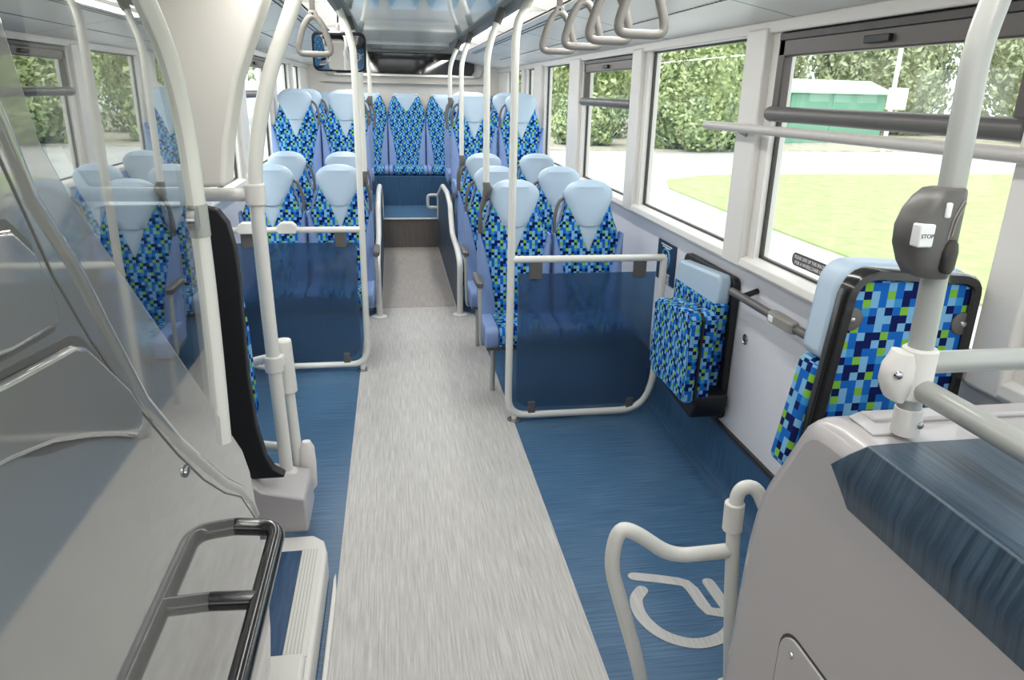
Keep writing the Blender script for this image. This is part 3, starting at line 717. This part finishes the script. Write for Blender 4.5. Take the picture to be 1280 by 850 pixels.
MB().lathe((XS - .005, 1.10, .628), (-1, 0, 0), [(0, .008), (.002, .0075), (.003, .003)], 12).build('screw', 'steel', lg)
MB().lathe((.95, 1.13, 1.157), (0, 0, 1), [(0, .007), (.002, .0065), (.003, .003)], 12).build('screw', 'steel', lg)

rp = thing('rack_pole', 'thick grey pole rising from the wheel arch rack with a bell push', 'pole', (.885, 1.05, 1.15))
MB().tube([(.888, 1.05, 1.156), (.882, 1.05, 1.50), (.872, 1.05, 1.80), (.893, 1.05, 1.90), (.96, 1.05, 2.09)], .0205, 20, .04).build('tube', 'pole', rp)
MB().loft([(.889, 1.05, z, w_, w_) for z, w_ in ((1.156, .0225), (1.158, .0235), (1.205, .0235), (1.207, .021))], 20, 2.2).build('foot_socket', 'trim', rp)
MB().lathe((.898, 1.028, 1.180), (0, -1, 0), [(0, .007), (.003, .006), (.004, .002)], 10).build('foot_screw', 'steel', rp)
MB().loft([(.886, 1.05, z, w_, w_) for z, w_ in ((1.225, .024), (1.229, .0275), (1.315, .0275), (1.319, .024))], 20, 2.4).build('cross_clamp', 'trim', rp)
MB().loft([(.852, 1.05, z, w_, .024) for z, w_ in ((1.225, .010), (1.24, .022), (1.262, .032), (1.288, .030), (1.312, .012))], 18, 2.2).build('clamp_cheek', 'trim', rp)
MB().lathe((.836, 1.028, 1.277), (-.3, -1, 0), [(0, .008), (.004, .006), (.005, .003)], 10).build('clamp_screw', 'steel', rp)
MB().tube([(.90, 1.05, 1.290), (1.40, 1.05, 1.290)], .0200, 18, 0).build('wall_rail', 'pole', rp)
MB().tube([(.890, 1.045, 1.247), (.884, -.2, 1.247)], .0200, 18, 0).build('front_rail', 'pole', rp)
# bell push: a wedge housing wrapped round the pole
bp_ = MB()
hs = [(1.447, .022, .024), (1.452, .031, .030), (1.47, .037, .034), (1.50, .043, .037), (1.53, .044, .037), (1.555, .040, .036), (1.575, .033, .034), (1.588, .026, .030), (1.591, .020, .024)]
bp_.loft([(.885 - w_, 1.040, z, w_, h_) for z, w_, h_ in hs], 24, 3.4)
hb = bp_.build('bell_push_housing', 'dgrey', rp, 0, 45)
MB().box(.799, .825, .9985, 1.020, 1.503, 1.539).build('push_button', 'signw', rp, .003)
text_mesh('stop_lettering', 'STOP', .0092, (.8012, .9982, 1.5178), (1, 0, 0), (0, 0, 1), 'black', rp, .0003)
MB().loft([(.862, 1.006, z, w_, .009) for z, w_ in ((1.460, .006), (1.468, .013), (1.495, .0145), (1.508, .011), (1.514, .004))], 16).build('thumb_recess', 'rubber', rp)
MB().tube([(.852, 1.0025, 1.515), (.855, 1.003, 1.545), (.868, 1.0055, 1.572), (.872, 1.0055, 1.575), (.872, 1.0045, 1.568), (.861, 1.003, 1.545), (.858, 1.0025, 1.52)], .0011, 6, .006).build('groove_highlight', 'mgrey', rp)  # highlight along the housing groove, drawn as a paler thin tube
MB().box(.838, .848, 1.000, 1.006, 1.548, 1.572).build('indicator_lens', 'signw', rp, .003)

# low loop rail in front of the rack
lr = thing('loop_rail', 'low white looped guard rail beside the wheelchair floor symbol', 'rail', (.75, 1.65, 0))
MB().tube([(.700, 1.65, 0), (.672, 1.65, .12), (.565, 1.65, .47), (.578, 1.65, .585), (.62, 1.65, .58), (.745, 1.65, .482), (.915, 1.65, .487)], .0215, 16, .06).build('loop', 'white', lr)
MB().tube([(.965, 1.62, 0), (.935, 1.64, .35), (.915, 1.65, .62), (.92, 1.65, .69), (.965, 1.64, .70), (1.0, 1.62, .62), (1.0, 1.48, .58), (1.0, 1.385, .58)], .020, 16, .04).build('post', 'white', lr)
MB().tube([(.917, 1.65, .555), (.914, 1.65, .645)], .028, 16, 0).build('collar', 'trim', lr, .004)
MB().lathe((.70, 1.65, 0), (0, 0, 1), [(0, .045), (.01, .045), (.02, .024)], 18).build('foot_flange', 'white', lr)
MB().lathe((.965, 1.62, 0), (0, 0, 1), [(0, .045), (.01, .045), (.02, .024)], 18).build('foot_flange', 'white', lr)

# wheelchair symbol let into the floor
ws = thing('wheelchair_symbol', 'pale grey wheelchair symbol inlaid in the blue floor', 'floor sign', (1.0, 2.0, 0))
def smooth_line(P, n=8):
    out = []
    for i in range(len(P) - 1):
        p0 = Vector(P[max(i - 1, 0)]); p1 = Vector(P[i]); p2 = Vector(P[i + 1]); p3 = Vector(P[min(i + 2, len(P) - 1)])
        for k in range(n):
            t_ = k / n
            q = .5 * ((2 * p1) + (p2 - p0) * t_ + (2 * p0 - 5 * p1 + 4 * p2 - p3) * t_ ** 2 + (3 * p1 - p0 - 3 * p2 + p3) * t_ ** 3); out.append((q.x, q.y))
    out.append(tuple(P[-1])); return out
MB().ribbon(smooth_line([(.850, 2.110), (.812, 2.06), (.803, 1.98), (.83, 1.90), (.885, 1.845), (.96, 1.822), (1.05, 1.845), (1.11, 1.90)]), .046, .0, .003).build('wheel_arc', 'symbol', ws)
MB().ribbon([(.846, 2.190), (.93, 2.165), (1.0, 2.140), (1.025, 2.125), (1.036, 2.09), (1.042, 2.0), (1.050, 1.968), (1.085, 1.955), (1.30, 1.95)], .046, .0, .0032).build('body_stroke', 'symbol', ws)
MB().ribbon([(1.112, 2.12), (1.116, 2.03), (1.12, 1.965)], .046, .0, .0034).build('arm_stroke', 'symbol', ws)
MB().lathe((1.375, 1.95, 0), (0, 0, 1), [(0, .045), (.003, .045)], 24).build('head_dot', 'symbol', ws)

# ------------------------------------------------------------ wheelchair backrest (mosaic back in black frame)
wb = thing('wheelchair_backrest', 'upright wheelchair backrest with mosaic back in a black frame', 'backrest', (1.2, 1.5, .3))
fy = 1.50
def bez(a, b_, c, n=5): return [tuple(Vector(a) * (1 - k / n) ** 2 + Vector(b_) * 2 * k / n * (1 - k / n) + Vector(c) * (k / n) ** 2) for k in range(n + 1)]
def outline(x0b, x0, x1, zt, zb, r): return [(x0b, zb)] + bez((x0 - .010, zt - r), (x0, zt), (x0 + r, zt)) + bez((x1 - r, zt - .014), (x1, zt - .016), (x1, zt - r)) + [(x1, zb)]
MB().prism(outline(1.00, 1.055, 1.386, 1.338, .80, .055), 'y', fy, fy + .012).build('back_panel', 'mosaic_big', wb)
R = []; P = [Vector(q) for q in outline(1.003, 1.060, 1.380, 1.332, .80, .052)]
for i, p in enumerate(P):
    a = P[max(i - 1, 0)]; c = P[min(i + 1, len(P) - 1)]; t_ = (c - a).normalized(); n = Vector((-t_.y, t_.x))
    R.append([Vector((p.x + n.x * k, fy + dy, p.y + n.y * k)) for k, dy in ((.014, .03), (.014, -.004), (.009, -.011), (-.009, -.012), (-.014, -.006), (-.014, .03))])
MB().rings(R).build('black_frame', 'blackgloss', wb)
MB().prism([(.975, .80), (1.022, 1.10), (1.39, 1.10), (1.392, .80)], 'y', fy + .035, fy + .13).build('pad', 'mosaic_big', wb, .02)
MB().prism(outline(1.022, 1.048, 1.393, 1.350, 1.105, .06), 'y', fy + .03, fy + .135).build('headrest', 'vinyl', wb, .022)
for x in (1.062, 1.362):
    MB().lathe((x, fy + .002, 1.225 if x < 1.2 else 1.205), (0, -1, 0), [(0, .03), (.006, .029), (.008, .024)], 20).build('pivot_disc', 'dgrey', wb)
    MB().lathe((x, fy - .006, 1.225 if x < 1.2 else 1.205), (0, -1, 0), [(0, .008), (.004, .006), (.005, .002)], 10).build('bolt', 'steel', wb)
MB().box(1.06, 1.38, fy + .02, fy + .10, 0, .80).build('pedestal', 'dgrey', wb, .01)

# ------------------------------------------------------------ tip-up seat
ts = thing('tip_up_seat', 'folded mosaic tip-up seat on the right wall below the window', 'seat', (1.44, 3.1, .3))
MB().prism(rr(3.13, .64, .285, .335, .04), 'x', 1.435, 1.466).build('backboard', 'black', ts, .004)
MB().prism([(2.89, .40), (2.87, .70), (2.86, .86), (3.37, .86), (3.375, .70), (3.36, .40)], 'x', 1.375, 1.436).build('backrest', 'mosaic', ts, .015)
hd = [(2.868, .955), (2.885, .985), (3.33, .955), (3.36, .93), (3.372, .86), (3.33, .79), (3.24, .745), (3.13, .735), (3.02, .755), (2.93, .80), (2.87, .86)]
MB().prism(hd, 'x', 1.378, 1.437).build('headrest', 'vinyl', ts, .015)
MB().prism([(2.80, .42), (2.79, .815), (2.82, .84), (3.20, .80), (3.25, .77), (3.26, .46), (3.2, .42)], 'x', 1.235, 1.285).build('cushion_top', 'mosaic', ts, .012)
MB().prism([(2.80, .415), (2.79, .81), (2.82, .835), (3.20, .795), (3.245, .765), (3.255, .46), (3.2, .415)], 'x', 1.285, 1.297).build('cushion_piping', 'black', ts, .002)
MB().prism([(2.80, .44), (2.79, .815), (2.82, .84), (3.20, .80), (3.25, .77), (3.26, .46), (3.2, .44)], 'x', 1.297, 1.355).build('cushion_base', 'mosaic', ts, .012)
MB().prism([(2.80, .40), (2.80, .45), (2.90, .47), (3.25, .46), (3.25, .36), (2.84, .33)], 'x', 1.29, 1.45).build('hinge_housing', 'black', ts, .01)

# ------------------------------------------------------------ wall fittings
wr = thing('wall_handrail', 'dark grey handrail with bell push on the wall under the window', 'handrail', (1.40, 2.3, .93))
MB().tube([(1.405, 2.80, .935), (1.405, 1.75, .935)], .017, 14, 0).build('tube', 'dgrey', wr)
MB().tube([(1.405, 2.70, .94), (1.47, 2.70, .962)], .012, 10, 0).build('bracket', 'black', wr)
MB().tube([(1.405, 1.80, .94), (1.47, 1.80, .975)], .012, 10, 0).build('bracket', 'black', wr)
MB().loft([(0, 0, 0, 0, 0)] * 0 or [(1.40, 2.36, .915, .018, .085), (1.398, 2.36, .92, .024, .09), (1.398, 2.36, .952, .024, .09), (1.40, 2.36, .958, .018, .085)], 18, 4).build('bell_housing', 'mgrey', wr)
MB().box(1.372, 1.378, 2.39, 2.425, .924, .948).build('bell_button', 'signw', wr, .003)
dl = thing('wall_socket', 'small round steel dial on the pale side wall', 'socket', (1.468, 2.752, .734))
MB().lathe((1.472, 2.752, .734), (-1, 0, 0), [(0, .024), (.006, .023), (.009, .017), (.006, .015)], 24).build('bezel', 'steel', dl)
MB().lathe((1.466, 2.752, .734), (-1, 0, 0), [(0, .012), (.004, .011)], 18).build('centre', 'dgrey', dl)
gr = thing('guard_rail', 'pale horizontal rail running across the windows on the right', 'rail', (1.36, 2.0, 1.605))
MB().tube([(1.355, .6, 1.615), (1.355, 3.13, 1.600)], .0175, 14, 0).build('tube', 'trimdark', gr)
MB().tube([(1.355, 2.83, 1.598), (1.405, 2.83, 1.575)], .012, 10, 0).build('bracket', 'pole', gr)
MB().tube([(1.355, 1.42, 1.605), (1.43, 1.42, 1.585)], .012, 10, 0).build('bracket', 'pole', gr)
sg_ = thing('priority_sign', 'navy notice with a blue ring on the wall beside the partition', 'sign', (1.467, 3.74, .85))
MB().box(1.464, 1.4695, 3.60, 3.87, .735, .958).build('board', 'sign', sg_)
ring = [(1.4635, 3.735 + .055 * math.cos(2 * math.pi * k / 24), .865 + .055 * math.sin(2 * math.pi * k / 24)) for k in range(24)]
MB().tube(ring, .006, 6, 0, closed=True).build('ring', 'signb', sg_)
MB().box(1.4625, 1.4645, 3.725, 3.745, .835, .89).build('pictogram', 'signw', sg_)
mm = MB()
for k, (a, b_) in enumerate(((3.66, 3.82), (3.68, 3.80))): mm.box(1.4628, 1.4642, a, b_, .937 - k * .011, .942 - k * .011)
for k in range(5): mm.box(1.4628, 1.4642, 3.66 + .01 * (k % 2), 3.77, .785 - k * .011, .789 - k * .011)
mm.build('small_print', 'signw', sg_)
sk = thing('window_sticker', 'dark rounded sticker asking to give up the space, on the window', 'sticker', (1.455, 2.33, 1.15))
MB().prism(rr(2.325, 1.155, .137, .024, .022), 'x', 1.4585, 1.4595).build('film', 'sticker', sk)
text_mesh('lettering', 'PLEASE GIVE UP THIS SPACE', .0185, (1.4583, 2.447, 1.158), (0, -1, 0), (0, 0, 1), 'signw', sk, .0003, condense=.86)
text_mesh('lettering', 'FOR A WHEELCHAIR USER', .0185, (1.4583, 2.440, 1.138), (0, -1, 0), (0, 0, 1), 'signw', sk, .0003, condense=.92)

tag(MB().box(1.4580, 1.4590, 2.95, 3.0, 1.845, 1.925).build('window_notice', 'brown', None, .0004), 'small brown notice in the upper corner of the second window', 'notice')

# ------------------------------------------------------------ outside: shrubs, trees, shed, lamp post
def leaves(mb, c, rad, n, size, seed, flat=.25):
    rnd = random.Random(seed); c = Vector(c)
    for _ in range(n):
        d = Vector((rnd.gauss(0, 1), rnd.gauss(0, 1), rnd.gauss(0, 1))).normalized()
        lump = 1 + .13 * math.sin(5 * d.x + seed) * math.sin(6 * d.y) + .10 * math.sin(9 * d.z + 2 * seed + 4 * d.x)
        p = c + Vector((d.x * rad[0], d.y * rad[1], d.z * rad[2])) * lump * rnd.uniform(.80, 1.03)
        if p.z < -.3: continue
        u = Vector((rnd.gauss(0, 1), rnd.gauss(0, 1), rnd.gauss(0, 1))).normalized(); n_ = (d + u * .9).normalized()
        a = n_.cross(u).normalized() * size * rnd.uniform(.6, 1.3); b_ = n_.cross(a).normalized() * size * .55
        vs = [mb.b.verts.new(p + q) for q in (-a, b_, a, -b_)]
        mb.b.faces.new(vs)
def bush(name, label, cat, x, y, rad, n, size, seed, mat='leaf', base=-.31, group=None):
    t = thing(name, label, cat, (x, y, base), group)
    mb = MB(); zc = base + rad[2] * .72
    leaves(mb, (x, y, zc), rad, n, size, seed)
    rnd = random.Random(seed + 5)
    for k in range(6):
        a = rnd.uniform(0, 6.28); leaves(mb, (x + math.cos(a) * rad[0] * .55, y + math.sin(a) * rad[1] * .55, zc + rnd.uniform(-.3, .45) * rad[2]), [r * .55 for r in rad], n // 5, size, seed + k)
    mb.build('foliage', mat, t)
    st = MB()
    for k in range(4):
        a = k * 1.6 + seed; st.tube([(x, y, base), (x + math.cos(a) * rad[0] * .25, y + math.sin(a) * rad[1] * .25, base + rad[2] * .6), (x + math.cos(a) * rad[0] * .5, y + math.sin(a) * rad[1] * .5, base + rad[2] * 1.1)], [.09] * 8 + [.05] * 8, 7, .3)
    st.build('stems', 'bark', t)
    # shaded inner mass so that the crown is not see-through
    m2 = MB(); R = []
    for i in range(9):
        ph = -math.pi / 2 + math.pi * (i + .02) / 8.04
        R.append([Vector((x + rad[0] * .8 * math.cos(ph) * math.cos(2 * math.pi * k / 14), y + rad[1] * .8 * math.cos(ph) * math.sin(2 * math.pi * k / 14), max(base, zc + rad[2] * .8 * math.sin(ph)))) for k in range(14)])
    m2.rings(R); m2.build('inner_foliage', mat, t)
    return t
bush('shrub', 'large bright green rounded shrub filling the second window', 'shrub', 12.1, 28.8, (2.5, 2.1, 3.0), 9000, .12, 3)
bush('shrub', 'low spreading green shrub seen through the third window', 'shrub', 7.9, 30.4, (1.25, 1.2, 1.15), 4000, .10, 5)
bush('tree', 'darker tree seen in the open top of the third window', 'tree', 9.6, 36, (2.4, 2.2, 3.6), 6000, .13, 8)
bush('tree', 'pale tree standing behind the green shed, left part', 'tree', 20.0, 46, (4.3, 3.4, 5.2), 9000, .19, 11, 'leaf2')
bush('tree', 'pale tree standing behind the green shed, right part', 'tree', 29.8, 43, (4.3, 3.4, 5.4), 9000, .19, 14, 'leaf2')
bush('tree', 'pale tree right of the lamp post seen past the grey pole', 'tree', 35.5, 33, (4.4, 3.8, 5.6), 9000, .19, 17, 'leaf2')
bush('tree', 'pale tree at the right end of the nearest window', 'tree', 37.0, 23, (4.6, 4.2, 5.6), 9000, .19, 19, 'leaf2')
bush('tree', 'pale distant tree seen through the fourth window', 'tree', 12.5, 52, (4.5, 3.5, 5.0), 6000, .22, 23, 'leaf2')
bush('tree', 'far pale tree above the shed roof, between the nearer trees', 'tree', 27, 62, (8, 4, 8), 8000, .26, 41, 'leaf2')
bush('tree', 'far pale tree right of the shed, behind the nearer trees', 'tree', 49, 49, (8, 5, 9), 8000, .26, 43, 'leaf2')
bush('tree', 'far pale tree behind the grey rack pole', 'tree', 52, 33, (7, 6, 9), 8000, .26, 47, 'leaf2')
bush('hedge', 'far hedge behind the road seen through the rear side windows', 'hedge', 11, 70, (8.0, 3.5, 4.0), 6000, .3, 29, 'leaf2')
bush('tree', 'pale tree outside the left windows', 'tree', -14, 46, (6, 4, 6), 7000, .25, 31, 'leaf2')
sh = thing('garden_shed', 'green painted shed with pale roof across the lawn', 'shed', (20.5, 34, -.31))
def rot_prism(poly, a, b_, mt, nm):
    # prism along the shed's long axis
    m_ = MB(); A = Vector((17.6, 32.6)); B = Vector((23.6, 34.2)); ax = (B - A).normalized(); nn = Vector((-ax.y, ax.x))
    R = []
    for s_ in (a, b_):
        base = A + ax * s_
        R.append([Vector((base.x + nn.x * u, base.y + nn.y * u, v)) for u, v in poly])
    m_.rings(R); return m_.build(nm, mt, sh, .02)
rot_prism([(0, -.31), (2.6, -.31), (2.6, 1.95), (0, 1.95)], -.7, 6.7, 'shed', 'walls')
rot_prism([(-.2, 1.92), (1.3, 2.45), (2.8, 1.92), (2.8, 2.02), (1.3, 2.58), (-.2, 2.04)], -.95, 6.95, 'shedroof', 'roof')
for s_ in (.6, 3.2): rot_prism([(-.04, .0), (.02, .0), (.02, 1.9), (-.04, 1.9)], s_, s_ + 1.9, 'shed', 'shutter')
lp = thing('lamp_post', 'white lamp post with a sign box in front of the shed', 'lamp post', (19.2, 27.0, -.33))
MB().tube([(19.2, 27.0, -.33), (19.2, 27.0, 7)], .085, 12, 0).build('post', 'wpost', lp)
MB().box(18.95, 19.75, 26.85, 26.98, 1.35, 2.15).build('sign_box', 'wpost', lp, .03)
